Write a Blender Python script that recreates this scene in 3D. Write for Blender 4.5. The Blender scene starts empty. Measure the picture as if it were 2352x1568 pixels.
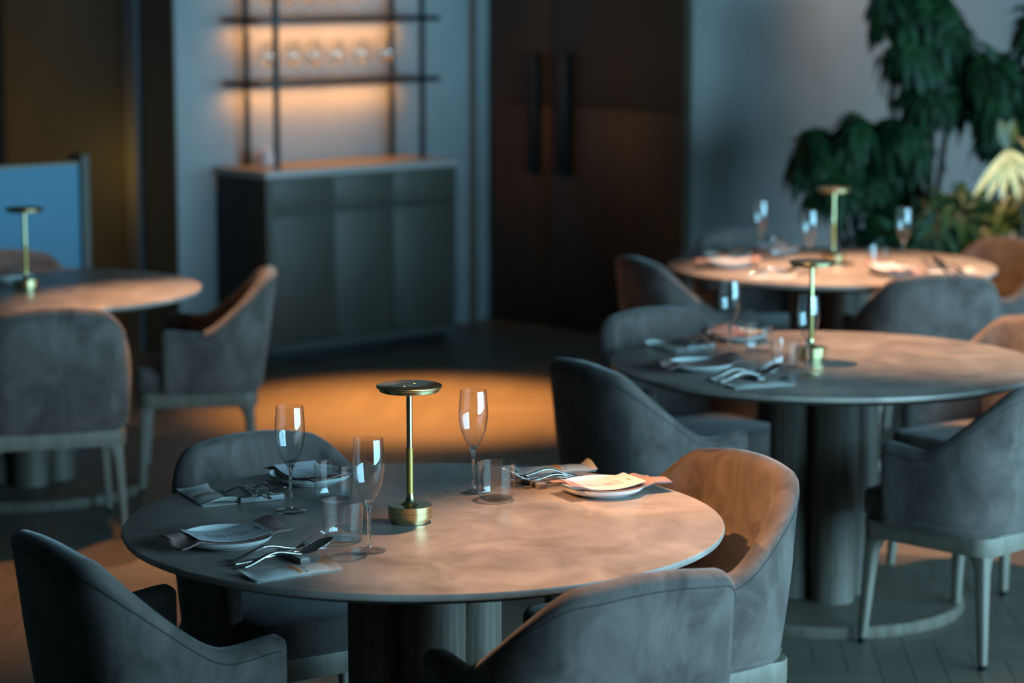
import bpy, bmesh, math, random
from math import sin, cos, pi, radians, sqrt, atan2
from mathutils import Vector, Matrix

S = bpy.context.scene
COL = S.collection
# ------------------------------------------------------------------ camera, world, exposure
cam = bpy.data.cameras.new('camera'); camo = bpy.data.objects.new('camera', cam); COL.objects.link(camo)
camo.location = (0, 0, 1.96); camo.rotation_euler = (radians(90 - 8.53), 0, 0)
cam.sensor_width = 36; cam.lens = 90.0
cam.clip_start = 0.05; cam.clip_end = 100
cam.dof.use_dof = True; cam.dof.focus_distance = 5.52; cam.dof.aperture_fstop = 2.5
S.camera = camo
S.view_settings.view_transform = 'Standard'; S.view_settings.look = 'None'
S.view_settings.exposure = 0.0; S.view_settings.gamma = 1.0; S.view_settings.use_curve_mapping = False
S.cycles.transparent_max_bounces = 32
S.cycles.max_bounces = 10; S.cycles.diffuse_bounces = 4; S.cycles.glossy_bounces = 5; S.cycles.transmission_bounces = 10
S.cycles.caustics_reflective = False; S.cycles.caustics_refractive = False
S.cycles.sample_clamp_indirect = 4.0
w = bpy.data.worlds.new('world'); S.world = w; w.use_nodes = True
w.node_tree.nodes['Background'].inputs[0].default_value = (0.25, 0.5, 0.7, 1)
w.node_tree.nodes['Background'].inputs[1].default_value = 0.6

# room frame: U runs along the bar wall, V points through it
TH = radians(42)
U = Vector((cos(TH), sin(TH), 0)); V = Vector((-sin(TH), cos(TH), 0))
def R(s, q, z=0): return U * s + V * q + Vector((0, 0, z))

def light(name, kind, loc, target, power, color, **k):
    l = bpy.data.lights.new(name, kind); o = bpy.data.objects.new(name, l); COL.objects.link(o)
    o.location = loc; l.energy = power; l.color = color
    o.rotation_euler = (Vector(target) - Vector(loc)).to_track_quat('-Z', 'Y').to_euler()
    for a, b in k.items(): setattr(l, a, b)
    return o
# cool dusk daylight entering through the long row of windows on the camera's side of the room
light('window_daylight', 'AREA', R(8.1, -1.15, 1.5), R(8.1, 5, 1.45), 1780, (0.335, 0.745, 1.0), shape='RECTANGLE', size=9.8, size_y=2.9)
WARM = (1.0, 0.60, 0.35); AMBER = (1.0, 0.42, 0.11)
def spot(loc, tgt, power, deg, blend, color=WARM, rad=.02):
    return light('ceiling_spot', 'SPOT', loc, tgt, power, color, spot_size=radians(deg), spot_blend=blend, shadow_soft_size=rad)
spot((.20, 5.75, 3.05), (.43, 5.16, .75), 440, 43, .75)          # front table
spot((-1.9, 4.75, 2.7), (.62, 5.9, .68), 620, 16, .9, (1.0, .46, .15))   # track spot on the orange-lit chair
spot((-.5, 7.7, 2.9), (1.82, 8.22, .74), 420, 14, .9, (1.0, .46, .16))
spot((.3, 10.1, 2.95), (2.12, 10.62, .68), 420, 17, .9, (1.0, .46, .16))
spot((.57, 8.25, 3.05), (1.40, 8.08, .75), 520, 42, 1)         # middle table
spot((1.22, 10.2, 3.05), (1.42, 9.80, .75), 800, 44, .9)        # far right table
spot((-1.62, 9.5, 3.05), (-1.05, 9.0, .75), 520, 40, .9)        # left table
spot((-.35, 11.3, 3.05), (-.42, 11.1, 0), 2400, 40, 1, AMBER)  # aisle floor
spot((-.95, 9.1, 3.05), (-1.45, 7.9, 0), 360, 36, 1, AMBER)
spot((-2.6, 8.9, 3.0), (-1.95, 10.15, .74), 110, 16, 1, WARM)
spot((1.95, 9.05, 3.05), (1.62, 8.5, 0), 420, 24, .8, (1.0, .5, .26))   # extra spot added to brighten the floor right of the middle table
spot((2.1, 12.5, 3.0), R(10.8, 8.93, 1.6), 110, 70, 1, WARM, .15)
spot((1.7, 10.9, 3.05), (2.25, 11.35, .95), 500, 26, .8, WARM)  # plants
# LED strips under the glass shelves and the yellow glow of the back room
for z in (1.30, 1.615, 1.93):
    light('shelf_led_strip', 'AREA', R(8.0, 10.318, z), R(8.0, 10.38, z - .3), 4.3, (1.0, 0.37, 0.055), shape='RECTANGLE', size=1.1, size_y=.02).rotation_euler[2] += 0
light('back_room_glow', 'POINT', R(6.0, 12.3, .8), (0, 0, 0), 6, (1.0, .6, .08), shadow_soft_size=.2)

# ------------------------------------------------------------------ materials
def mat(name, base=(.5, .5, .5), rough=.5, metal=0, sheen=0, noise=None, bump=None, spec=.5, trans=0, ior=1.45, coat=0, aniso=0):
    m = bpy.data.materials.new(name); m.use_nodes = True; nt = m.node_tree; b = nt.nodes['Principled BSDF']
    b.inputs['Base Color'].default_value = (*base, 1); b.inputs['Roughness'].default_value = rough
    b.inputs['Metallic'].default_value = metal; b.inputs['Specular IOR Level'].default_value = spec
    b.inputs['IOR'].default_value = ior; b.inputs['Transmission Weight'].default_value = trans
    b.inputs['Coat Weight'].default_value = coat
    if sheen:
        b.inputs['Sheen Weight'].default_value = sheen; b.inputs['Sheen Roughness'].default_value = .4
    tc = nt.nodes.new('ShaderNodeTexCoord')
    if noise:   # (scale xyz, dark colour, light colour, lo, hi, detail)
        sc, c0, c1, lo, hi, det = noise
        mp = nt.nodes.new('ShaderNodeMapping'); mp.inputs['Scale'].default_value = sc
        n = nt.nodes.new('ShaderNodeTexNoise'); n.inputs['Scale'].default_value = 1; n.inputs['Detail'].default_value = det
        n.inputs['Distortion'].default_value = .4 if name != 'taupe_velvet' else 1.2; n.inputs['Roughness'].default_value = .62
        r = nt.nodes.new('ShaderNodeValToRGB'); r.color_ramp.elements[0].position = lo; r.color_ramp.elements[1].position = hi
        r.color_ramp.elements[0].color = (*c0, 1); r.color_ramp.elements[1].color = (*c1, 1)
        nt.links.new(tc.outputs['Object'], mp.inputs[0]); nt.links.new(mp.outputs[0], n.inputs['Vector'])
        nt.links.new(n.outputs[0], r.inputs[0]); nt.links.new(r.outputs[0], b.inputs['Base Color'])
    if bump:    # (scale, strength, distance)
        n2 = nt.nodes.new('ShaderNodeTexNoise'); n2.inputs['Detail'].default_value = 5
        mp2 = nt.nodes.new('ShaderNodeMapping'); s_ = bump[0]; mp2.inputs['Scale'].default_value = s_ if isinstance(s_, tuple) else (s_,) * 3
        n2.inputs['Scale'].default_value = 1
        bp = nt.nodes.new('ShaderNodeBump'); bp.inputs['Strength'].default_value = bump[1]; bp.inputs['Distance'].default_value = bump[2]
        nt.links.new(tc.outputs['Object'], mp2.inputs[0]); nt.links.new(mp2.outputs[0], n2.inputs['Vector'])
        nt.links.new(n2.outputs[0], bp.inputs['Height']); nt.links.new(bp.outputs[0], b.inputs['Normal'])
    return m
def thin_glass(name, tint=(.97, .98, .98)):
    m = bpy.data.materials.new(name); m.use_nodes = True; nt = m.node_tree; nt.nodes.clear()
    o = nt.nodes.new('ShaderNodeOutputMaterial'); t = nt.nodes.new('ShaderNodeBsdfTransparent'); t.inputs[0].default_value = (*tint, 1)
    g = nt.nodes.new('ShaderNodeBsdfGlossy'); g.inputs['Roughness'].default_value = .015
    lw = nt.nodes.new('ShaderNodeLayerWeight'); lw.inputs['Blend'].default_value = .5
    pw = nt.nodes.new('ShaderNodeMath'); pw.operation = 'POWER'; pw.inputs[1].default_value = 4.0
    f = nt.nodes.new('ShaderNodeMath'); f.operation = 'MULTIPLY_ADD'; f.inputs[1].default_value = .9; f.inputs[2].default_value = .06
    nt.links.new(lw.outputs['Facing'], pw.inputs[0]); nt.links.new(pw.outputs[0], f.inputs[0])
    mx = nt.nodes.new('ShaderNodeMixShader')
    nt.links.new(f.outputs[0], mx.inputs[0]); nt.links.new(t.outputs[0], mx.inputs[1]); nt.links.new(g.outputs[0], mx.inputs[2])
    nt.links.new(mx.outputs[0], o.inputs[0]); return m
M = {}
M['velvet'] = mat('taupe_velvet', rough=.85, sheen=.35, noise=((8, 8, 6), (.065, .05, .044), (.19, .148, .132), .3, .72, 6), bump=((900, 900, 900), .25, .001), spec=.2)
M['seam'] = mat('seam_thread', (.03, .028, .028), .9)
M['oak'] = mat('pale_ash_wood', rough=.5, noise=((40, 40, 3), (.16, .13, .10), (.25, .205, .16), .3, .7, 4), bump=((160, 160, 6), .1, .001))
M['stone'] = mat('stone_tabletop', rough=.34, noise=((6.0, 5, 5), (.225, .175, .152), (.45, .365, .315), .34, .66, 12), bump=((60, 60, 60), .03, .001), spec=.5)
M['tedge'] = mat('stone_edge', (.34, .32, .30), .45)
M['board'] = mat('dark_board', (.08, .065, .05), .6)
M['ribwood'] = mat('brown_oak_column', rough=.5, noise=((70, 70, 2.5), (.085, .062, .045), (.2, .16, .125), .3, .7, 5), bump=((220, 220, 5), .35, .002))
M['brass'] = mat('brushed_brass', (.58, .50, .26), .24, 1, bump=((3, 3, 900), .08, .0004))
M['brassdark'] = mat('matte_brass_grip', (.42, .32, .10), .5, 1)
M['brassTop'] = mat('brass_lamp_top', (.38, .33, .18), .22, 1)
M['steel'] = mat('polished_steel', (.55, .51, .48), .06, 1)
M['rest'] = mat('grey_cutlery_rest', (.30, .29, .28), .4)
M['thin'] = thin_glass('clear_glass_wall')
M['glass'] = mat('solid_clear_glass', (1, 1, 1), .0, trans=1, ior=1.5)
M['china'] = mat('white_porcelain', (.68, .69, .68), .16, coat=.3)
M['rim'] = mat('brown_plate_rim', (.12, .06, .04), .3)
M['napkin'] = mat('dusty_mauve_napkin', (.36, .215, .19), .9, noise=((300, 300, 300), (.31, .18, .16), (.38, .23, .2), .3, .7, 2))
M['paper'] = mat('white_paper', (.60, .57, .59), .8)
M['packet'] = mat('translucent_paper_packet', (.62, .60, .57), .45, noise=((12, 12, 12), (.52, .5, .46), (.68, .66, .63), .3, .7, 3), bump=((50, 50, 50), .25, .002))
M['ink'] = mat('black_ink', (.03, .03, .045), .7)
M['greyink'] = mat('grey_ink', (.2, .19, .22), .7)
M['orange'] = mat('orange_ink', (.75, .26, .06), .6)
M['plaster'] = mat('grey_plaster', rough=.9, noise=((1.4, 1.4, 1.4), (.20, .228, .24), (.27, .30, .312), .3, .7, 6), bump=((25, 25, 25), .05, .004))
M['plaster2'] = mat('dark_grey_plaster', rough=.9, noise=((1.4, 1.4, 1.4), (.19, .18, .175), (.25, .24, .23), .3, .7, 6))
M['bronze'] = mat('bronze_lacquer_panel', rough=.38, noise=((1.5, 1.5, .8), (.20, .135, .075), (.28, .19, .11), .3, .7, 3))
M['trimgrey'] = mat('grey_steel_trim', (.17, .165, .18), .4, .6)
M['walnut'] = mat('dark_walnut_door', rough=.42, noise=((30, 30, 1.4), (.028, .017, .009), (.055, .033, .017), .3, .7, 4))
M['black'] = mat('black_metal', (.022, .024, .026), .4, .7)
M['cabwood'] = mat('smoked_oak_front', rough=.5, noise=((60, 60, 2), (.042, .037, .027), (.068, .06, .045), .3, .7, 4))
M['cabside'] = mat('smoked_oak_shaded_side', rough=.6, noise=((60, 60, 2), (.025, .02, .015), (.04, .034, .025), .3, .7, 4))  # darker copy of the front oak, shade of the unlit side in the colour
M['cabtop'] = mat('grey_stone_slab', (.3, .28, .27), .4)
M['whitewall'] = mat('blue_grey_counter_panel', (.06, .18, .27), .6)
M['ceil'] = mat('dark_ceiling', (.10, .095, .09), .9)
M['leaf'] = mat('glossy_dark_leaf', rough=.5, noise=((9, 9, 9), (.003, .016, .008), (.013, .05, .014), .3, .7, 2), spec=.25)
M['leaflit'] = mat('pale_lit_leaf', rough=.4, noise=((9, 9, 9), (.33, .36, .15), (.6, .6, .34), .3, .7, 2))  # yellow-green leaf, lamplight on it put into the colour
M['leafmid'] = mat('olive_leaf', rough=.4, noise=((9, 9, 9), (.012, .035, .008), (.07, .09, .02), .3, .7, 2))
M['bark'] = mat('brown_bark', (.10, .065, .04), .9)
M['pot'] = mat('charcoal_pot', (.05, .05, .05), .7)
M['wax'] = mat('pink_glass_holder', (.75, .5, .48), .3)

# floor wood: tone per plank from an attribute
mf = bpy.data.materials.new('herringbone_floor_wood'); mf.use_nodes = True; nt = mf.node_tree; b = nt.nodes['Principled BSDF']
b.inputs['Roughness'].default_value = .42
at = nt.nodes.new('ShaderNodeAttribute'); at.attribute_name = 'tone'
rp = nt.nodes.new('ShaderNodeValToRGB'); rp.color_ramp.elements[0].color = (.115, .092, .07, 1); rp.color_ramp.elements[1].color = (.165, .135, .105, 1)
tcx = nt.nodes.new('ShaderNodeTexCoord'); nn = nt.nodes.new('ShaderNodeTexNoise'); nn.inputs['Scale'].default_value = 9; nn.inputs['Detail'].default_value = 6
ad = nt.nodes.new('ShaderNodeMath'); ad.operation = 'MULTIPLY_ADD'; ad.inputs[1].default_value = .5
nt.links.new(tcx.outputs['Object'], nn.inputs['Vector']); nt.links.new(nn.outputs[0], ad.inputs[0])
hf = nt.nodes.new('ShaderNodeMath'); hf.operation = 'MULTIPLY'; hf.inputs[1].default_value = .5
nt.links.new(at.outputs['Fac'], hf.inputs[0]); nt.links.new(hf.outputs[0], ad.inputs[2])
nt.links.new(ad.outputs[0], rp.inputs[0]); nt.links.new(rp.outputs[0], b.inputs['Base Color'])
M['floor'] = mf

# ------------------------------------------------------------------ helpers
def mesh(name, verts, faces, m, smooth=True, mats=None, fmat=None):
    me = bpy.data.meshes.new(name); me.from_pydata([tuple(v) for v in verts], [], faces)
    if mats:
        for x in mats: me.materials.append(x)
        me.polygons.foreach_set('material_index', fmat)
    else: me.materials.append(m)
    bm = bmesh.new(); bm.from_mesh(me); bmesh.ops.recalc_face_normals(bm, faces=bm.faces); bm.to_mesh(me); bm.free()
    me.polygons.foreach_set('use_smooth', [smooth] * len(me.polygons)); me.update()
    return me
def sharp(me, ang=35):
    me.set_sharp_from_angle(angle=radians(ang)); return me
def link(name, me, parent=None, loc=None, rz=None):
    o = bpy.data.objects.new(name, me); COL.objects.link(o); o.parent = parent
    if loc is not None: o.location = loc
    if rz is not None: o.rotation_euler = (0, 0, rz)
    return o
def tag(o, label=None, cat=None, group=None, kind=None):
    if label: o['label'] = label
    if cat: o['category'] = cat
    if group: o['group'] = group
    if kind: o['kind'] = kind
    return o
def empty(name, loc, rz=0):
    o = bpy.data.objects.new(name, None); COL.objects.link(o); o.location = loc; o.rotation_euler = (0, 0, rz); o.empty_display_size = .1
    return o
def copy_tree(o, parent=None):
    c = o.copy(); COL.objects.link(c)
    if parent: c.parent = parent
    for ch in [x for x in ALLCH.get(o.name, [])]:
        copy_tree(ch, c)
    return c
ALLCH = {}
def part(name, me, parent, loc=None, rz=None):
    o = link(name, me, parent, loc, rz); ALLCH.setdefault(parent.name, []).append(o); return o
def join(*parts):
    V_, F_ = [], []
    for v, f in parts:
        n = len(V_); V_ += list(v); F_ += [tuple(i + n for i in q) for q in f]
    return V_, F_
def box(x0, x1, y0, y1, z0, z1):
    v = [Vector(p) for p in ((x0, y0, z0), (x1, y0, z0), (x1, y1, z0), (x0, y1, z0), (x0, y0, z1), (x1, y0, z1), (x1, y1, z1), (x0, y1, z1))]
    return v, [(0, 3, 2, 1), (4, 5, 6, 7), (0, 1, 5, 4), (1, 2, 6, 5), (2, 3, 7, 6), (3, 0, 4, 7)]
def bevel(me, w_, seg=2, ang=30):
    bm = bmesh.new(); bm.from_mesh(me)
    ed = [e for e in bm.edges if len(e.link_faces) == 2 and e.calc_face_angle(0) > radians(ang)]
    bmesh.ops.bevel(bm, geom=ed, offset=w_, segments=seg, affect='EDGES', profile=.5); bm.to_mesh(me); bm.free()
    me.polygons.foreach_set('use_smooth', [True] * len(me.polygons)); me.set_sharp_from_angle(angle=radians(40)); return me
def bx(name, x0, x1, y0, y1, z0, z1, m, bv=0):
    v, f = box(x0, x1, y0, y1, z0, z1); me = mesh(name, v, f, m, False)
    if bv: bevel(me, bv)
    return me
def lathe(prof, seg=48, m=None, close=False, caps=True):
    v, f = [], []
    n = len(prof)
    for i in range(seg):
        a = 2 * pi * i / seg
        for r, z in prof: v.append(Vector((max(r, 1e-5) * cos(a), max(r, 1e-5) * sin(a), z)))
    for i in range(seg):
        j = (i + 1) % seg
        for k in range(n - 1 if not close else n):
            l = (k + 1) % n
            f.append((i * n + k, j * n + k, j * n + l, i * n + l))
    if not close and caps:
        for k, top in ((0, False), (n - 1, True)):
            if prof[k][0] > 1e-4: f.append(tuple(i * n + k for i in range(seg)))
    return v, f
def weld(me, d=1e-5):
    bm = bmesh.new(); bm.from_mesh(me); bmesh.ops.remove_doubles(bm, verts=bm.verts, dist=d); bmesh.ops.recalc_face_normals(bm, faces=bm.faces); bm.to_mesh(me); bm.free(); return me
def lmesh(name, prof, m, seg=48, close=False, ang=38, caps=True):
    v, f = lathe(prof, seg, m, close, caps); me = mesh(name, v, f, m, True); weld(me)
    me.polygons.foreach_set('use_smooth', [True] * len(me.polygons)); me.set_sharp_from_angle(angle=radians(ang)); return me
def cyl(r0, r1, z0, z1, seg=20, cx=0, cy=0):
    v, f = lathe([(r0, z0), (r1, z1)], seg); return [p + Vector((cx, cy, 0)) for p in v], f
def tube(pts, r, seg=8):
    v, f = [], []; n = len(pts); rr = r if isinstance(r, (list, tuple)) else [r] * n
    for i, p in enumerate(pts):
        p = Vector(p); t = (Vector(pts[min(i + 1, n - 1)]) - Vector(pts[max(i - 1, 0)])).normalized()
        a = t.cross(Vector((0, 0, 1))); a = a.normalized() if a.length > .05 else Vector((1, 0, 0)); b_ = t.cross(a).normalized()
        for k in range(seg): q = 2 * pi * k / seg; v.append(p + (a * cos(q) + b_ * sin(q)) * rr[i])
    for i in range(n - 1):
        for k in range(seg): l = (k + 1) % seg; f.append((i * seg + k, i * seg + l, (i + 1) * seg + l, (i + 1) * seg + k))
    f += [tuple(range(seg)), tuple(range((n - 1) * seg, n * seg))]
    return v, f
def room(v): return [U * p.x + V * p.y + Vector((0, 0, p.z)) for p in v]
def rbox(name, s0, s1, q0, q1, z0, z1, m, parent=None, bv=0):
    """a box in the room frame"""
    me = bx(name, s0, s1, q0, q1, z0, z1, m, bv)
    o = part(name, me, parent) if parent else link(name, me)
    if not parent: o.rotation_euler = (0, 0, TH)
    return o
def struct(o): o['kind'] = 'structure'; return o

# ------------------------------------------------------------------ the room
random.seed(4)
def floor_mesh():
    Lp, Wp, gap = .54, .09, .0012
    v, f, tone = [], [], []
    def plank(cx, cy, ang, l, w_):
        n = len(v); c, s_ = cos(ang), sin(ang); l = l / 2 - gap; w_ = w_ / 2 - gap
        for a, b_ in ((-l, -w_), (l, -w_), (l, w_), (-l, w_)): v.append((cx + a * c - b_ * s_, cy + a * s_ + b_ * c, 0))
        f.append((n, n + 1, n + 2, n + 3)); tone.append(random.random())
    a0 = radians(87)
    # herringbone lattice in its own frame, then turned by a0
    k = int(Lp / Wp)
    for i in range(-130, 131):
        for j in range(-16, 17):
            bx_, by_ = i * Wp + j * Lp, i * Wp - j * Lp
            for (ox, oy, an) in ((Lp / 2, Wp / 2, 0), (Wp / 2 , Wp + Lp / 2, pi / 2)):
                px, py = bx_ + ox, by_ + oy
                if an: px = bx_ + Wp / 2
                X = px * cos(a0) - py * sin(a0); Y = px * sin(a0) + py * cos(a0) + 8
                if -4.5 < X < 5.5 and 2 < Y < 15.5: plank(X, Y, a0 + an, Lp, Wp)
    n = len(v); 
    for q in (R(-6, -.8), R(13.3, -.8), R(13.3, 15), R(-6, 15)): v.append((q.x, q.y, -.0015))
    f.append((n, n + 1, n + 2, n + 3)); tone.append(0)
    me = bpy.data.meshes.new('floor'); me.from_pydata([tuple(x) for x in v], [], f); me.materials.append(M['floor'])
    a = me.attributes.new('tone', 'FLOAT', 'FACE'); a.data.foreach_set('value', tone)
    return me
struct(link('floor', floor_mesh()))
W0, SD, SG, WD = 10.4, 9.193, 10.5, 8.925
struct(rbox('ceiling', -6, 13.2, -.8, 15, 3.1, 3.2, M['ceil']))
struct(rbox('wall_back', 7.162, SD, W0, W0 + .15, 0, 3.1, M['plaster']))
struct(rbox('trim_1', 9.055, 9.092, W0 - .015, W0, 0, 3.1, M['bark']))
# brown lacquer side wall running away from the camera
wl = rbox('wall_left', 7.162, 7.30, W0 + .15, 12.0, 0, 3.1, M['bronze']); struct(wl)
struct(rbox('trim_2', 7.150, 7.162, W0, W0 + .30, 0, 3.1, M['board']))
struct(rbox('trim_3', 7.128, 7.162, W0 + .30, W0 + .40, 0, 3.1, M['trimgrey']))
struct(rbox('wall_far', -6, 13.2, 13.6, 13.75, 0, 3.1, M['plaster']))
struct(rbox('wall_side', -6.15, -6, -.8, 13.7, 0, 3.1, M['plaster']))
# right: the walnut door block, then the grey wall set further back
struct(rbox('wall_right', SD + .05, 13.2, WD, WD + .15, 0, 3.1, M['plaster2']))
struct(rbox('wall_end', 13.2, 13.35, -.95, WD, 0, 3.1, M['plaster']))
d = empty('door_1', R(SD, (W0 + WD) / 2), TH); struct(d)
hw = (W0 - WD) / 2; seam = 9.906 - (W0 + WD) / 2
def dbox(name, x0, x1, y0, y1, z0, z1, m, par=d, bv=0): return part(name, bx(name, x0, x1, y0, y1, z0, z1, m, bv), par)
frame = dbox('door_frame', .06, .12, -hw, hw, 0, 3.1, M['walnut'])
for (y0, y1) in ((-hw, seam - .003), (seam + .003, hw)):
    lf = dbox('door_leaf', 0, .06, y0, y1, .012, 1.19, M['walnut'], bv=.002)
    up = dbox('door_leaf_upper_panel', 0, .06, y0, y1, 1.196, 3.09, M['walnut'], bv=.002)
for yy in (10.026, 9.794):
    y = yy - (W0 + WD) / 2
    h = dbox('door_handle', -.045, -.012, y - .04, y + .025, .83, 1.46, M['black'], bv=.004)
    for zz in (.9, 1.38): part('handle_mount', bx('handle_mount', -.013, .002, y - .015, y + .005, zz, zz + .02, M['black']), h)
part('keyhole', mesh('keyhole', *[x for x in (lambda vf: ([Vector((-.004 + p.z, p.x, p.y)) for p in vf[0]], vf[1]))(cyl(.018, .018, 0, .006, 20))], M['black']), d, (0, seam - .07, .45))
th_ = bx('threshold', -.03, .02, -hw, hw, 0, .008, M['oak']); part('threshold', th_, d)
# window side behind the camera: sill, header, piers and mullions
struct(rbox('wall_front', -6, 13.2, -.95, -.8, 0, .08, M['plaster']))
struct(rbox('wall_front_side', 12.5, 13.2, -.95, -.8, .08, 2.96, M['plaster']))
struct(rbox('wall_front_header', -6, 13.2, -.95, -.8, 2.96, 3.1, M['plaster']))
struct(rbox('wall_front_end', -6, 3.2, -.95, -.8, .3, 2.9, M['plaster']))
win = 0
for s0 in [x * 1.55 + 3.2 for x in range(6)]:
    win += 1
    o = empty('window_%d' % win, R(s0, -.875, .08), TH); struct(o)
    v, f = join(box(0, .16, -.06, .06, 0, 2.88), box(.16, 1.55, -.03, .03, 0, .05), box(.16, 1.55, -.03, .03, 2.83, 2.88), box(.80, .85, -.03, .03, .05, 2.83), box(.48, .52, -.03, .03, .05, 2.83), box(1.15, 1.19, -.03, .03, .05, 2.83), box(.30, .31, -.02, .02, .05, 2.83))
    part('window_frame', mesh('window_frame', v, f, M['trimgrey'], False), o)

# ------------------------------------------------------------------ bar cabinet, shelf stand, counter
cb = tag(empty('bar_cabinet', R(7.985, 10.175), TH), 'low smoked oak cabinet with grey stone top against the back wall', 'cabinet')
hl, hd = .605, .205
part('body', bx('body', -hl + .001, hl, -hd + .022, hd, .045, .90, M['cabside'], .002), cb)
part('plinth', bx('plinth', -hl + .03, hl - .03, -hd + .05, hd, 0, .045, M['black']), cb)
part('worktop', bx('worktop', -hl - .012, hl + .012, -hd - .012, hd, .90, .935, M['cabtop'], .003), cb)
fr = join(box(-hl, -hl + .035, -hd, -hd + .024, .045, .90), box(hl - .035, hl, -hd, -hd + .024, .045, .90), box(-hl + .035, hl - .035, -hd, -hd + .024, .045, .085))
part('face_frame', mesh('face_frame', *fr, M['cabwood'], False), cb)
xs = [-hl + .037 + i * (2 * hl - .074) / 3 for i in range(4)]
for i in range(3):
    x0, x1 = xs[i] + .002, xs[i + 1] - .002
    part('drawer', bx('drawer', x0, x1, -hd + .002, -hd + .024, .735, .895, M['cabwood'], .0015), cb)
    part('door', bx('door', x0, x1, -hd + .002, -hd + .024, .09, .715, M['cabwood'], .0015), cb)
st = tag(empty('glass_shelf_stand', R(8.005, 10.23, .936), TH), 'black metal shelf stand with two long shelves of wine glasses on the cabinet top', 'shelf')
ZS = (1.33, 1.64)
for i in range(2):
    part('shelf', bx('shelf', -.575, .575, -.15, .15, ZS[i] - .936, ZS[i] - .936 + .026, M['black'], .002), st)
part('shelf', bx('shelf', -.575, .575, -.15, .15, 1.955 - .936, 1.981 - .936, M['black'], .002), st)
for x in (-.465, .465):
    for y in (-.135, .108):
        part('post', bx('post', x - .011, x + .011, y - .011, y + .011, 0, 1.25, M['black']), st)

ct = tag(empty('partition_screen', R(5.2, 9.36), TH), 'low blue partition screen behind the left table', 'partition')
part('panel', bx('panel', -.76, .72, -.03, .03, 0, 1.09, M['whitewall']), ct)
part('cap_rail', bx('cap_rail', -.76, .72, -.034, .034, 1.09, 1.102, M['bronze'], .002), ct)
part('end_post', bx('end_post', .72, .76, -.05, .05, 0, 1.13, M['board'], .002), ct)

bs = tag(empty('back_room_shelving', R(6.6, 13.42), TH), 'dark shelving lit yellow at the far left edge of the picture', 'shelving')
part('back_panel', bx('back_panel', -1.0, 1.0, .1, .12, 0, 2.4, M['board']), bs)
for z in (.3, .7, 1.1, 1.35, 1.6, 1.9, 2.3): part('shelf', bx('shelf', -1.0, 1.0, -.12, .1, z, z + .03, M['bronze']), bs)

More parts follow.
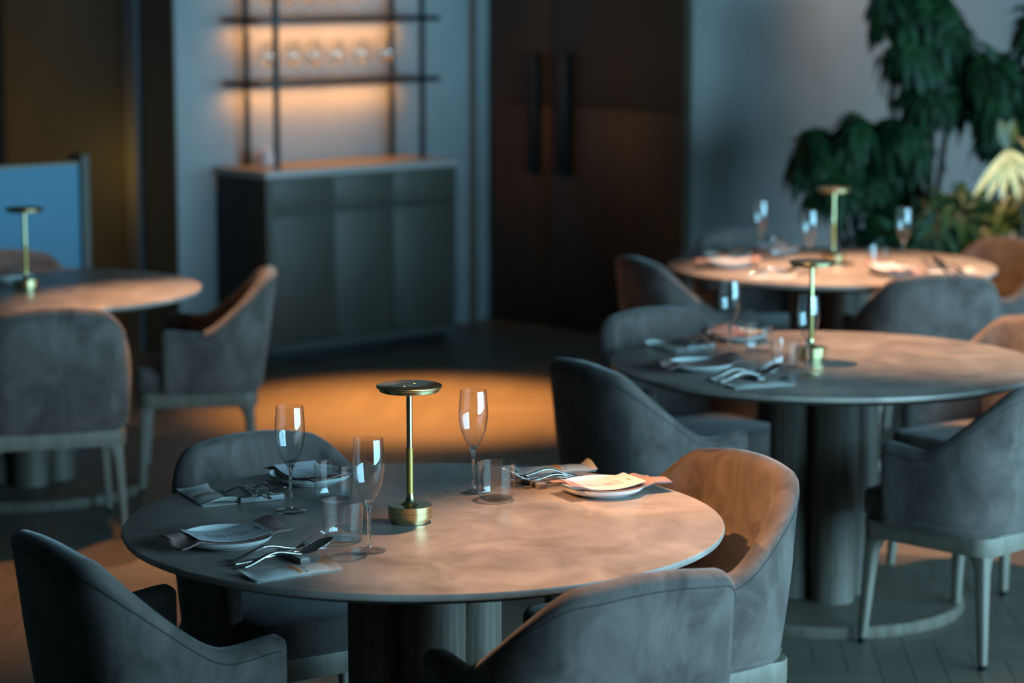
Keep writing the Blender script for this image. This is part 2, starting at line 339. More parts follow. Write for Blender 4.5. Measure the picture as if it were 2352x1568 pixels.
# ------------------------------------------------------------------ chair
def chair_shell():
    NP = 72; ho, yb, yf, T0 = .270, -.228, .122, .05
    # plan path of the outer surface, front of one arm round the back to the front of the other
    half = []
    n = 3.0
    straight = 12
    for i in range(straight): half.append((ho, yf - yf * i / straight))
    for i in range(NP // 2 - straight + 1):
        a = (pi / 2) * i / (NP // 2 - straight)
        cx, cy = cos(a), sin(a)
        half.append((ho * (abs(cx) ** (2 / n)), -.0 + (yb + .0) * (abs(cy) ** (2 / n))))
    # resample by arc length
    def resample(P_, m_):
        L_ = [0]
        for a, b_ in zip(P_, P_[1:]): L_.append(L_[-1] + math.hypot(a[0] - b_[0], a[1] - b_[1]))
        out = []; k = 0
        for i in range(m_):
            t = L_[-1] * i / (m_ - 1)
            while k < len(L_) - 2 and L_[k + 1] < t: k += 1
            u_ = (t - L_[k]) / max(1e-9, L_[k + 1] - L_[k]); out.append((P_[k][0] * (1 - u_) + P_[k + 1][0] * u_, P_[k][1] * (1 - u_) + P_[k + 1][1] * u_))
        return out, L_[-1]
    hp, LL = resample(half, 34)
    path = hp + [(-x, y) for x, y in reversed(hp[:-1])]
    N = len(path)
    def sm(t): t = max(0, min(1, t)); return t * t * (3 - 2 * t)
    def top(i):
        d_ = (i if i < 34 else N - 1 - i) / 33 * LL      # arc length from the arm front
        return .609 - .010 * sm(d_ / .1) + .188 * sm((d_ - .11) / .27) + .022 * sm((d_ - .28) / .25)
    zb = .372
    secs = []
    prof_n = 8
    for i in range(N):
        x, y = path[i]; a = path[max(0, i - 1)]; b_ = path[min(N - 1, i + 1)]
        t = Vector((b_[0] - a[0], b_[1] - a[1])).normalized(); nin = Vector((t.y, -t.x))
        if nin.dot(Vector((-x, -.0 - y + .05))) < 0: nin = -nin
        d_ = (i if i < 34 else N - 1 - i) / 33
        T = T0 + .012 * sm((d_ - .4) / .4); r = T * .46
        h = top(i)
        pr = []
        for k in range(prof_n): pr.append((0, zb + .006 + (h - r - zb - .006) * k / (prof_n - 1)))
        for k in range(1, 8): q = pi * k / 8; pr.append((T / 2 - T / 2 * cos(q), h - r + r * sin(q)))
        for k in range(prof_n): pr.append((T, h - r - (h - r - zb - .006) * k / (prof_n - 1)))
        pr.append((T - .006, zb)); pr.append((.006, zb))
        ring = []
        back = sm((-y - .02) / .2)
        for o_, z in pr:
            zz = (z - zb) / .4
            lean = back * (.056 * zz ** 1.25)
            flare = (abs(x) / ho) * (.006 * sin(min(1, zz * 2) * pi / 2) - .012 * max(0, zz - .5) * 2)
            bulge = .006 * sin(pi * min(1, max(0, zz)))
            px = x + nin.x * (o_ - (bulge if o_ < T / 2 else 0)); py = y + nin.y * (o_ - (bulge if o_ < T / 2 else 0))
            px += math.copysign(flare, x) if abs(x) > 1e-6 else 0
            ring.append(Vector((px, py - lean, z)))
        secs.append((ring, T, h))
    # rounded arm fronts
    def cap(sec, sgn):
        out = []; ring, T, h = sec; R_ = .022
        c = Vector((sum(p.x for p in ring) / len(ring), 0, 0)); 
        for k in range(1, 6):
            q = (pi / 2) * k / 5; ins = R_ * (1 - cos(q)); adv = R_ * sin(q); rr = []
            for p in ring:
                x = c.x + (p.x - c.x) * (1 - ins / (T * .55)); z = min(p.z, h - ins * 1.6); rr.append(Vector((x, p.y + adv, z)))
            out.append(rr)
        return out
    c0 = cap(secs[0], 1); c1 = cap(secs[-1], -1)
    rings = list(reversed(c0)) + [s_[0] for s_ in secs] + c1
    m_ = len(rings[0]); v, f = [], []
    for r_ in rings: v += r_
    for i in range(len(rings) - 1):
        for k in range(m_): l = (k + 1) % m_; f.append((i * m_ + k, i * m_ + l, (i + 1) * m_ + l, (i + 1) * m_ + k))
    f += [tuple(range(m_)), tuple(range((len(rings) - 1) * m_, len(rings) * m_))]
    me = mesh('upholstered_shell', v, f, M['velvet'], True)
    # seam line just under the top edge, on the outer face
    seam_pts = []
    for ring, T, h in secs:
        p = ring[prof_n - 1]; q = ring[prof_n - 2]; e = (p - q).normalized(); seam_pts.append(p - e * .004 + (ring[0] - ring[m_ // 2]).normalized() * .0003)
    sv, sf = tube(seam_pts, .0013, 6)
    low = [r[0][0] + Vector((0, 0, .012)) for r in secs]
    sv2, sf2 = tube([p + (p - secs[i][0][prof_n * 2 + 5]).normalized() * .0008 for i, p in enumerate(low)], .0035, 6)
    return me, mesh('top_seam', sv, sf, M['seam']), mesh('bottom_piping', sv2, sf2, M['velvet'])
def rrect(hx, y0, y1, r, n=8):
    pts = []
    for (cx, cy, a0) in ((hx - r, y1 - r, 0), (-hx + r, y1 - r, 90), (-hx + r, y0 + r, 180), (hx - r, y0 + r, 270)):
        for k in range(n + 1): a = radians(a0 + 90 * k / n); pts.append((cx + r * cos(a), cy + r * sin(a)))
    return pts
def pillow(hx, y0, y1, r, z0, z1, edge, m, name, dome=.012):
    secs = []
    for (ins, z) in ((edge, z0), (edge * .3, z0 + edge * .3), (0, z0 + edge), (0, z1 - edge), (edge * .3, z1 - edge * .3), (edge, z1)):
        secs.append([Vector((x, y, z)) for x, y in rrect(hx - ins, y0 + ins, y1 - ins, r)])
    for s_ in (.8, .5, .2): secs.append([Vector(((x) * s_, (y0 + y1) / 2 + (y - (y0 + y1) / 2) * s_, z1 + dome * (1 - s_ ** 2))) for x, y in rrect(hx - edge, y0 + edge, y1 - edge, r)])
    v, f = [], []; m_ = len(secs[0])
    for s_ in secs: v += s_
    for i in range(len(secs) - 1):
        for k in range(m_): l = (k + 1) % m_; f.append((i * m_ + k, i * m_ + l, (i + 1) * m_ + l, (i + 1) * m_ + k))
    f += [tuple(range(m_)), tuple(range((len(secs) - 1) * m_, len(secs) * m_))]
    return mesh(name, v, f, m, True)
def leg_mesh(sx, sy):
    # tapered leg with a flared, filleted head that flows into the rail
    secs = []
    xo, yo = sx * .232, sy * .206 + .016
    for k, (z, wx, wy) in enumerate(((.012, .024, .026), (.15, .029, .031), (.27, .035, .037), (.300, .043, .046), (.321, .062, .064), (.328, .085, .085))):
        ox = xo + sx * .012 * (1 - z / .34); oy = yo + sy * .016 * (1 - z / .34)
        r_ = []
        for (a, b_) in ((0, 0), (1, 0), (1, 1), (0, 1)):
            r_.append(Vector((ox - sx * wx * a, oy - sy * wy * b_, z)))
        secs.append(r_)
    v, f = [], []
    for s_ in secs: v += s_
    for i in range(len(secs) - 1):
        for k in range(4): l = (k + 1) % 4; f.append((i * 4 + k, i * 4 + l, i * 4 + 4 + l, i * 4 + 4 + k))
    f += [(0, 1, 2, 3), tuple(range(len(v) - 4, len(v)))]
    me = mesh('leg', v, f, M['oak'], True); return bevel(me, .008, 3, 50)
def rail_mesh():
    o_ = rrect(.247, -.207, .238, .056); i_ = rrect(.222, -.183, .213, .035)
    v, f = [], []; n = len(o_)
    for pts, z in ((o_, .318), (o_, .372), (i_, .372), (i_, .318)): v += [Vector((x, y, z)) for x, y in pts]
    for r_ in range(4):
        for k in range(n): l = (k + 1) % n; q = (r_ + 1) % 4; f.append((r_ * n + k, r_ * n + l, q * n + l, q * n + k))
    me = mesh('seat_rail', v, f, M['oak'], True); return bevel(me, .003, 2, 60)
sh, sm_, pp = chair_shell(); seat = pillow(.245, -.17, .242, .05, .372, .455, .016, M['velvet'], 'seat_cushion')
rail = rail_mesh(); legs = [leg_mesh(a, b_) for a in (-1, 1) for b_ in (-1, 1)]
glide = lmesh('glide', [(.011, 0), (.012, .012)], M['black'], 14)
def make_chair(loc, rz):
    t = empty('dining_armchair', loc, rz)
    part('seat_rail', rail, t); part('seat_cushion', seat, t)
    s_ = part('upholstered_shell', sh, t); part('top_seam', sm_, s_); part('bottom_piping', pp, s_)
    k = 0
    for a in (-1, 1):
        for b_ in (-1, 1):
            l = part('leg', legs[k], t); k += 1
            part('glide', glide, l, (a * (.244 - .012), b_ * (.222 - .013) + .016, 0))
    return t
T = {'F': (-.19, 5.44), 'M': (.95, 7.66), 'R': (1.27, 10.11), 'L': (-1.80, 9.38)}
chairs = [  # table, x, y, facing in degrees, label
 ('F', -0.504, 5.968, -56.4, 'grey velvet armchair behind the front table, its back showing behind the left champagne flutes', 'armchairs around the front table'),
 ('F', -0.720, 5.163, 33.3, 'grey velvet armchair in the lower left corner, seen from its dark outer back', 'armchairs around the front table'),
 ('F', 0.344, 5.781, 214.3, 'velvet armchair lit orange inside its back, right of the front table', 'armchairs around the front table'),
 ('F', 0.131, 4.950, 121.3, 'blue-grey velvet armchair nearest the camera, back turned, at the front table', 'armchairs around the front table'),
 ('M', 1.335, 7.205, 135, 'grey velvet armchair at the right edge with its ash legs in full view', 'armchairs around the middle right table'),
 ('M', 0.423, 7.432, 30.7, 'dark grey armchair left of the middle right table, seen from its outer back', 'armchairs around the middle right table'),
 ('M', 0.589, 8.220, -59.8, 'light grey armchair behind the pink napkin of the middle right table', 'armchairs around the middle right table'),
 ('M', 1.548, 8.075, 220.4, 'armchair with orange-lit back top at the right edge, beyond the middle right table', 'armchairs around the middle right table'),
 ('R', 0.717, 10.002, 23.4, 'brown-shadowed armchair left of the far right table, beside the dark doors', 'armchairs around the far right table'),
 ('R', 1.557, 9.638, 96.0, 'blue-grey armchair with its back turned, in front of the far right table', 'armchairs around the far right table'),
 ('R', 1.877, 10.467, 212.7, 'orange-lit armchair before the plants at the far right table', 'armchairs around the far right table'),
 ('R', 1.055, 10.685, -69.8, 'pale grey armchair behind the far right table, against the grey wall', 'armchairs around the far right table'),
 ('L', -1.170, 9.544, 185.8, 'armchair in side view with an orange-lit inside, right of the left table', 'armchairs around the left table'),
 ('L', -1.601, 8.691, 106.4, 'dark grey armchair with its back turned, in front of the left table', 'armchairs around the left table'),
 ('L', -1.980, 9.909, -79.3, 'armchair with a brownish lit back behind the left table, by the blue partition', 'armchairs around the left table'),
]
ch0 = None
for tb, x, y, a, lab, grp in chairs:
    if ch0 is None: o = ch0 = make_chair((x, y, 0), radians(a - 90))
    else: o = copy_tree(ch0)
    o.location = (x, y, 0); o.rotation_euler = (0, 0, radians(a - 90)); tag(o, lab, 'chair', grp)

# ------------------------------------------------------------------ tables
top_me = lmesh('tabletop', [(0, .733), (.640, .733), (.648, .736), (.65, .740), (.65, .747), (.6485, .7495), (.646, .75), (0, .75)], M['stone'], 160)
sub_me = lmesh('underboard', [(0, .718), (.60, .718), (.625, .7335), (0, .7335)], M['board'], 96)
base_me = lmesh('base_plate', [(0, 0), (.43, 0), (.432, .004), (.432, .028), (.426, .035), (0, .035)], M['ribwood'], 96)
col_me = lmesh('column', [(.066, .034), (.066, .128), (.070, .131), (.070, .719), (0, .719)], M['ribwood'], 48)
def make_table(x, y):
    t = empty('round_dining_table', (x, y, 0))
    part('tabletop', top_me, t); part('underboard', sub_me, t); part('base_plate', base_me, t)
    for k in range(4):
        a = radians(-78 + 90 * k); part('column', col_me, t, (.0995 * cos(a), .0995 * sin(a), 0))
    return t
tl = {'F': 'round stone-topped dining table nearest the camera on four clustered wooden columns', 'M': 'round stone-topped dining table in the middle right with a wide round floor plate',
      'R': 'round stone-topped dining table at the far right before the plants', 'L': 'round stone-topped dining table at the left edge with one table lamp'}
t0 = None
for k in 'FMRL':
    if t0 is None: o = t0 = make_table(*T[k])
    else: o = copy_tree(t0)
    o.location = (T[k][0], T[k][1], 0); tag(o, tl[k], 'table', 'round dining tables')
ZT = .7502
# ------------------------------------------------------------------ table lamp
def make_lamp():
    t = empty('table_lamp', (0, 0, 0))
    part('base', lmesh('base', [(0, .0006), (.041, .0006), (.0415, .011), (.0478, .0115), (.0478, .0248), (.0470, .0252), (.0478, .0256), (.0478, .0385), (.0472, .039), (0, .039)], M['brass'], 64), t)
    part('pole', lmesh('pole', [(.022, .0385), (.016, .041), (.011, .047), (.0083, .056), (.0070, .064), (.0064, .072), (.0064, .290)], M['brass'], 32), t)
    part('grip_sleeve', lmesh('grip_sleeve', [(.0064, .063), (.0072, .0635), (.0072, .163), (.0064, .1635)], M['brassdark'], 32), t)
    hd_ = part('lamp_head', lmesh('lamp_head', [(0, .2875), (.0625, .2875), (.0635, .289), (.0640, .2955), (.0690, .296), (.0700, .2968), (.0700, .3005), (.0693, .301), (.0232, .301), (.0228, .3003), (.0212, .3003), (.0208, .301), (0, .301)], M['brassTop'], 72), t)
    part('edge_ring', lmesh('edge_ring', [(.0632, .2880), (.0646, .2890), (.0652, .2955), (.0703, .2958), (.0708, .2968), (.0708, .3003), (.0703, .3006)], M['brass'], 72, caps=False), hd_)
    part('touch_button', lmesh('touch_button', [(0, .3010), (.0055, .3010), (.005, .3016), (0, .3017)], M['brass'], 20), hd_)
    return t
lamp_l = {'F': ('slim brass disc-top lamp standing on the front table', (-.221, 5.43)), 'M': ('slim brass disc-top lamp on the middle right table behind a champagne flute', (.909, 7.70)),
          'R': ('slim brass disc-top lamp on the far right table before the plants', (1.283, 10.17)), 'L': ('slim brass disc-top lamp on the left table', (-1.79, 9.36))}
l0 = None
for k in 'FMRL':
    if l0 is None: o = l0 = make_lamp()
    else: o = copy_tree(l0)
    x, y = lamp_l[k][1]; o.location = (x, y, ZT); tag(o, lamp_l[k][0], 'lamp', 'brass table lamps')

# ------------------------------------------------------------------ glassware
def smooth_prof(pts, n=6):
    out = []
    for i in range(len(pts) - 1):
        p0 = pts[max(0, i - 1)]; p1 = pts[i]; p2 = pts[i + 1]; p3 = pts[min(len(pts) - 1, i + 2)]
        for k in range(n):
            t = k / n
            out.append(tuple(.5 * ((2 * p1[j]) + (-p0[j] + p2[j]) * t + (2 * p0[j] - 5 * p1[j] + 4 * p2[j] - p3[j]) * t * t + (-p0[j] + 3 * p1[j] - 3 * p2[j] + p3[j]) * t ** 3) for j in (0, 1)))
    out.append(pts[-1]); return out
def make_flute():
    t = empty('champagne_flute', (0, 0, 0))
    part('foot', lmesh('foot', [(0, .0008), (.0335, .0008), (.0350, .0016), (.0345, .0026), (.025, .0036), (.012, .0056), (.0062, .0085), (.0046, .0125), (.0046, .0135), (0, .0135)], M['thin'], 48), t)
    st_ = smooth_prof([(.0045, .0134), (.0042, .018), (.0034, .03), (.0031, .05), (.0034, .074), (.0046, .088), (.0068, .098), (.0102, .106)])
    part('stem', lmesh('stem', [(0, .0134)] + st_ + [(.0085, .1075), (0, .1035)], M['glass'], 28), t)
    outer = smooth_prof([(.0102, .106), (.0205, .124), (.0288, .146), (.0328, .170), (.0333, .190), (.0318, .214), (.0298, .2365)], 6)
    inner = [(max(.0005, r - .0011), z + (.0 if z > .112 else .001)) for r, z in reversed(outer)]
    part('bowl', lmesh('bowl', outer + [(.0292, .2370)] + inner, M['thin'], 48), t)
    return t
def make_tumbler():
    t = empty('water_tumbler', (0, 0, 0))
    outer = smooth_prof([(.0375, .006), (.0405, .013), (.0423, .025), (.0432, .045), (.0438, .066), (.0442, .0855)], 6)
    inner = [(r - .0013, z) for r, z in reversed(outer)]
    part('wall', lmesh('wall', outer + [(.0436, .0862)] + inner + [(.0345, .0058)], M['thin'], 56), t)
    part('heavy_base', lmesh('heavy_base', [(0, .0008), (.031, .0008), (.0345, .0022), (.0372, .0056), (.0366, .0062), (.026, .0060), (0, .0052)], M['thin'], 56), t)
    return t
def make_wine():
    t = empty('wine_glass', (0, 0, 0))
    part('foot', lmesh('foot', [(0, .0008), (.034, .0008), (.035, .002), (.012, .005), (.005, .010), (.004, .013), (0, .013)], M['glass'], 32), t)
    part('stem', lmesh('stem', [(0, .013)] + smooth_prof([(.004, .013), (.0035, .03), (.0036, .055), (.008, .068)]) + [(0, .068)], M['glass'], 20), t)
    outer = smooth_prof([(.008, .068), (.030, .080), (.043, .105), (.045, .130), (.039, .165), (.033, .195)], 6)
    part('bowl', lmesh('bowl', outer + [(max(.001, r - .0012), z + .001) for r, z in reversed(outer)], M['thin'], 36), t)
    return t
tn = {'F': 'front table', 'M': 'middle right table', 'R': 'far right table', 'L': 'left table'}
def placed(maker, items, cat, grp=None):
    """items: (x, y, z, rot, label, group)"""
    first = None; out = []
    for x, y, z, rz, lab, g in items:
        if first is None: o = first = maker()
        else: o = copy_tree(first)
        o.location = (x, y, z); o.rotation_euler = (0, 0, rz); tag(o, lab, cat, g); out.append(o)
    return out
placed(make_flute, [
 (-.488, 5.533, ZT, 0, 'leftmost of the three champagne flutes on the front table', 'flutes on the front table'),
 (-.294, 5.152, ZT, 0, 'champagne flute nearest the camera, in front of a tumbler on the front table', 'flutes on the front table'),
 (-.088, 5.742, ZT, 0, 'champagne flute right of the lamp on the front table', 'flutes on the front table'),
 (.665, 7.743, ZT, 0, 'champagne flute before the pink napkin on the middle right table', 'flutes on the middle right table'),
 (.865, 7.396, ZT, 0, 'champagne flute in front of the lamp on the middle right table', 'flutes on the middle right table'),
 (1.005, 10.30, ZT, 0, 'farthest champagne flute, leftmost of three on the far right table', 'flutes on the far right table'),
 (1.160, 9.93, ZT, 0, 'champagne flute just left of the lamp on the far right table', 'flutes on the far right table'),
 (1.543, 10.03, ZT, 0, 'champagne flute right of the lamp on the far right table', 'flutes on the far right table'),
], 'glass')
placed(make_tumbler, [
 (-.401, 5.647, ZT, 0, 'clear tumbler on the front table, rear one of the left pair', 'tumblers on the front table'),
 (-.353, 5.255, ZT, 0, 'clear tumbler on the front table, front one of the left pair', 'tumblers on the front table'),
 (-.036, 5.657, ZT, 0, 'clear tumbler on the front table beside the flute right of the lamp', 'tumblers on the front table'),
 (.763, 7.840, ZT, 0, 'clear tumbler beside the pink napkin on the middle right table', 'tumblers on the middle right table'),
 (.815, 7.530, ZT, 0, 'clear tumbler in front of the lamp base on the middle right table', 'tumblers on the middle right table'),
 (1.085, 10.34, ZT, 0, 'faint clear tumbler left of the lamp on the far right table', 'tumblers on the far right table'),
 (1.445, 10.02, ZT, 0, 'faint clear tumbler right of the lamp on the far right table', 'tumblers on the far right table'),
], 'glass')
SW = ['leftmost', 'second from the left', 'third from the left', 'fourth from the left', 'fifth from the left', 'rightmost']
wi = []
for i, s_ in enumerate((7.61, 7.755, 7.89, 8.03, 8.19, 8.355)):
    p = R(s_, 10.245, ZS[0] + .0265); wi.append((p.x, p.y, p.z, 0, 'wine glass on the lower black shelf, %s' % SW[i], 'wine glasses on the lower shelf'))
for i, s_ in enumerate((7.60, 7.735, 7.86, 8.00, 8.15)):
    p = R(s_, 10.245, ZS[1] + .0265); wi.append((p.x, p.y, p.z, 0, 'wine glass cut off by the picture top, %s' % (SW[i] if i < 4 else 'rightmost of five'), 'wine glasses on the upper shelf'))
placed(make_wine, wi, 'glass')
def make_votive():
    t = empty('candle_holder', (0, 0, 0))
    part('cup', lmesh('cup', [(0, .001), (.04, .001), (.045, .01), (.045, .06), (.04, .06), (.04, .012), (0, .012)], M['wax'], 32), t)
    part('candle', lmesh('candle', [(0, .012), (.02, .012), (.02, .085), (.014, .09), (0, .088)], M['paper'], 24), t)
    return t
p = R(7.60, 10.27, .9355); placed(make_votive, [(p.x, p.y, p.z, 0, 'small pinkish candle holder on the left end of the cabinet top', None)], 'candle')

# ------------------------------------------------------------------ plate, napkin, menu
def make_plate():
    t = empty('side_plate', (0, 0, 0))
    part('dish', lmesh('dish', [(0, .004), (.056, .004), (.058, .0006), (.063, .0006), (.065, .0035)] + smooth_prof([(.068, .0042), (.082, .0075), (.092, .0135), (.0965, .0215)], 5) + [(.0955, .0228), (.0935, .0215)] + smooth_prof([(.0935, .0215), (.088, .0135), (.077, .0092), (.06, .0078)], 5) + [(0, .0075)], M['china'], 72), t)
    part('rim_line', lmesh('rim_line', [(.0968, .0219), (.0960, .0231), (.0952, .0226)], M['rim'], 72, caps=False), t)
    return t
def sheet(name, fx, nx, ny, th, m):
    """fx(u,v) in 0..1 -> Vector; closed sheet of thickness th"""
    v = [fx(i / nx, j / ny) for i in range(nx + 1) for j in range(ny + 1)]
    n = len(v); v += [p - Vector((0, 0, th)) for p in v]; f = []
    k = lambda i, j: i * (ny + 1) + j
    for i in range(nx):
        for j in range(ny):
            f.append((k(i, j), k(i + 1, j), k(i + 1, j + 1), k(i, j + 1))); f.append((n + k(i, j), n + k(i, j + 1), n + k(i + 1, j + 1), n + k(i + 1, j)))
    for i in range(nx): f.append((k(i, 0), n + k(i, 0), n + k(i + 1, 0), k(i + 1, 0))); f.append((k(i, ny), k(i + 1, ny), n + k(i + 1, ny), n + k(i, ny)))
    for j in range(ny): f.append((k(0, j), k(0, j + 1), n + k(0, j + 1), n + k(0, j))); f.append((k(nx, j), n + k(nx, j), n + k(nx, j + 1), k(nx, j + 1)))
    return v, f
def napkin_z(x, y, amp=1):
    # x runs from the diner (-) to the table's middle (+)
    z = .0145 + .0135 * min(1, (abs(x) / .088) ** 2.2)
    if x > .088: z += .006 * amp * sin((x - .088) / .045 * pi / 2) + .006 * amp * sin(y / .055 * 2.2 + .4) * min(1, (x - .088) / .04)
    if x < -.088: z += -.010 * amp * min(1, (-.088 - x) / .03) * (1 if y < 0 else .2) + .004 * sin(y * 60)
    return z
def make_napkin(amp=1, skew=.0):
    t = empty('folded_napkin', (0, 0, 0))
    def fx(dz, sh_):
        return lambda u_, v_: Vector(((u_ - .5) * .256 + sh_ + skew * (v_ - .5), (v_ - .5) * .112, napkin_z((u_ - .5) * .256 + sh_, (v_ - .5) * .112, amp) + dz))
    v, f = join(sheet('n', fx(0, .0), 30, 10, .0012, None), sheet('n', fx(-.0022, -.003), 30, 10, .0012, None))
    v2 = mesh('fabric', v, f, M['napkin'], True); v2.set_sharp_from_angle(angle=radians(50)); part('folded_cloth', v2, t); return t
def menu_z(x, y): return .0185 + .0125 * (abs(x) / .083) ** 1.9
def make_menu():
    t = empty('menu_card', (0, 0, 0)); random.seed(11)
    fx = lambda u_, v_: Vector(((u_ - .5) * .166, (v_ - .5) * .108, menu_z((u_ - .5) * .166, 0)))
    v, f = sheet('m', fx, 24, 4, .0005, None); me = mesh('card', v, f, M['paper'], True); me.set_sharp_from_angle(angle=radians(50)); part('card', me, t)
    v, f, fm = [], [], []
    def dash(x, y0, y1, h, mi):
        n = len(v); k = 2
        for (a, b_) in ((x - h, y0), (x + h, y0), (x + h, y1), (x - h, y1)): v.append(Vector((a, b_, menu_z(a, b_) + .0003)))
        f.append((n, n + 1, n + 2, n + 3)); fm.append(mi)
    def line(x, half, h, mi, wmin=.002, wmax=.007):
        y = -half
        while y < half:
            w_ = random.uniform(wmin, wmax); dash(x, y, min(half, y + w_), h, mi); y += w_ + .0012
    line(.071, .017, .0016, 0, .0016, .003); line(.066, .012, .0009, 0); line(.060, .007, .0006, 1)
    line(.052, .004, .0006, 1)
    for x in [.045 - .0062 * k for k in range(15)]:
        if random.random() < .12: continue
        hlf = random.uniform(.010, .024); line(x, hlf, .00062, 1)
        if random.random() < .6: line(x - .0022, hlf * .7, .0005, 1)
    line(-.066, .009, .0015, 0, .002, .003)
    me = mesh('printed_text', v, f, None, False, [M['ink'], M['greyink']], fm); part('printed_text', me, t); return t
D2 = {'F': 'front table', 'M': 'middle right table', 'R': 'far right table', 'L': 'left table'}
settings = [  # key, plate xy, axis angle (diner -> centre), where, has menu
 ('F', -.595, 5.215, 28, 'at the lower left seat'), ('F', -.470, 5.862, -58, 'at the rear left seat'), ('F', .207, 5.733, 206, 'at the right seat'),
 ('M', .560, 7.510, 22, 'at the near left seat'), ('M', .722, 8.115, -60, 'at the rear seat'),
 ('R', .855, 10.06, 5, 'at the left seat'), ('R', 1.475, 9.83, 115, 'at the near right seat'), ('R', 1.095, 10.56, -70, 'at the rear seat'),
 ('L', -1.915, 9.66, -75, 'beside the lamp')]
placed(make_plate, [(x, y, ZT, 0, 'white side plate on the %s %s' % (D2[k], wh), 'plates on the %s' % D2[k]) for k, x, y, a, wh in settings], 'plate')
placed(make_napkin, [(x + (.018 if i == 2 else 0), y + (.006 if i == 2 else 0), ZT, radians(a + (6 if i == 0 else 0)), 'folded napkin under the menu card on the %s %s' % (D2[k], wh) if i in (0, 1, 2) else 'dusty pink napkin on the %s %s' % (D2[k], wh), 'napkins on the plates') for i, (k, x, y, a, wh) in enumerate(settings)], 'napkin')
mset = [s_ for i, s_ in enumerate(settings) if i in (0, 1, 2, 5, 6, 7)]
placed(make_menu, [(x, y, ZT, radians(a), 'white printed menu card on the %s %s' % (D2[k], wh), 'menu cards') for k, x, y, a, wh in mset], 'menu')

# ------------------------------------------------------------------ cutlery (local +y points to the bowl or tines, y = 0 over the rest)
def sweep(y0, y1, zf, wf, tf, n=30, seg=10):
    v, f = [], []
    for i in range(n + 1):
        t = i / n; y = y0 + (y1 - y0) * t; z = zf(y); e = 1e-3; dz = (zf(y + e) - zf(y - e)) / (2 * e); nrm = Vector((0, -dz, 1)).normalized()
        for k in range(seg): q = 2 * pi * k / seg; v.append(Vector((wf(t) * cos(q), y, z)) + nrm * (tf(t) * sin(q)))
    for i in range(n):
        for k in range(seg): l = (k + 1) % seg; f.append((i * seg + k, i * seg + l, (i + 1) * seg + l, (i + 1) * seg + k))
    f += [tuple(range(seg)), tuple(range(n * seg, (n + 1) * seg))]
    return v, f
def sstep(a, b_, x): t = max(0, min(1, (x - a) / (b_ - a))); return t * t * (3 - 2 * t)
def hz(y):  # handle arch of fork and spoon
    return .0045 + .022 * sstep(-.125, -.045, y) - .0095 * sstep(-.045, .012, y)
def end(t): return sqrt(max(.02, 1 - (max(0, .06 - t) / .06) ** 2))
def make_fork():
    zt = lambda y: hz(y) - .001 + .024 * max(0, (y - .012) / .055) ** 1.35 if y > .012 else hz(y)
    h = sweep(-.135, .014, hz, lambda t: (.0088 - .0046 * sstep(.1, .8, t)) * end(t), lambda t: .0030 - .0006 * t)
    hd_ = sweep(.012, .034, zt, lambda t: .0042 + .0088 * sstep(0, .9, t), lambda t: .0016, 8)
    ti = []
    for k in range(4):
        x = -.0105 + .0070 * k; v, f = sweep(.032, .076, zt, lambda t: .0023 - .0011 * t, lambda t: .0014 - .0005 * t, 8, 6); ti.append(([p + Vector((x, 0, 0)) for p in v], f))
    me = mesh('fork', *join(h, hd_, *ti), M['steel'], True); o = link('fork', me); return o
def make_spoon():
    h = sweep(-.130, .014, hz, lambda t: (.0088 - .0044 * sstep(.1, .8, t)) * end(t), lambda t: .0030 - .0005 * t)
    v, f = [], []; nr, na = 8, 28
    def P_(r, a, off):
        y = .045 + .036 * r * sin(a); x = .0225 * r * cos(a) * (1 - .12 * sin(a))
        return Vector((x, y, hz(.014) + .002 + (y - .012) * .36 - .0085 * (1 - r * r) + off))
    for off in (0, -.0013):
        v.append(P_(0, 0, off))
        for i in range(1, nr + 1):
            for k in range(na): v.append(P_(i / nr, 2 * pi * k / na, off))
    m_ = 1 + nr * na
    for q in (0, 1):
        b_ = q * m_
        for k in range(na): f.append((b_, b_ + 1 + k, b_ + 1 + (k + 1) % na))
        for i in range(nr - 1):
            for k in range(na): l = (k + 1) % na; f.append((b_ + 1 + i * na + k, b_ + 1 + i * na + l, b_ + 1 + (i + 1) * na + l, b_ + 1 + (i + 1) * na + k))
    for k in range(na): l = (k + 1) % na; f.append((1 + (nr - 1) * na + k, 1 + (nr - 1) * na + l, m_ + 1 + (nr - 1) * na + l, m_ + 1 + (nr - 1) * na + k))
    me = mesh('spoon', *join(h, (v, f)), M['steel'], True); return link('spoon', me)
def make_knife():
    zk = lambda y: .0048 + .0118 * sstep(-.14, .0, y) + .001
    h = sweep(-.140, -.045, zk, lambda t: (.0085 - .002 * t) * end(t), lambda t: .0036 - .0006 * t)
    b_ = sweep(-.047, .072, zk, lambda t: .0062 + .0028 * sin(t * pi) if t < .85 else .0086 * sqrt(max(.01, 1 - ((t - .8) / .2) ** 2)) * .8, lambda t: .0009, 24, 8)
    me = mesh('table_knife', *join(h, b_), M['steel'], True); return link('table_knife', me)
def make_rest():
    return link('cutlery_rest', bx('cutlery_rest', -.052, .052, -.011, .011, .0004, .0125, M['rest'], .0012))
rests = [  # key, x, y, direction of the cutlery in degrees, where
 ('F', -.445, 5.083, 27, 'near the lower left seat'), ('F', -.565, 5.650, -62, 'near the rear left seat'), ('F', .050, 5.825, 207, 'near the right seat'),
 ('M', .700, 7.335, 22, 'near the near left seat'), ('M', .585, 7.915, -60, 'near the rear seat'),
 ('R', 1.04, 9.78, 5, 'near the left seat'), ('R', 1.665, 9.93, 115, 'near the near right seat'), ('R', .93, 10.37, -70, 'near the rear seat')]
def off(x, y, a, dx, dy): a = radians(a - 90); return x + dx * cos(a) - dy * sin(a), y + dx * sin(a) + dy * cos(a)
it = {k: [] for k in ('rest', 'fork', 'spoon', 'knife')}
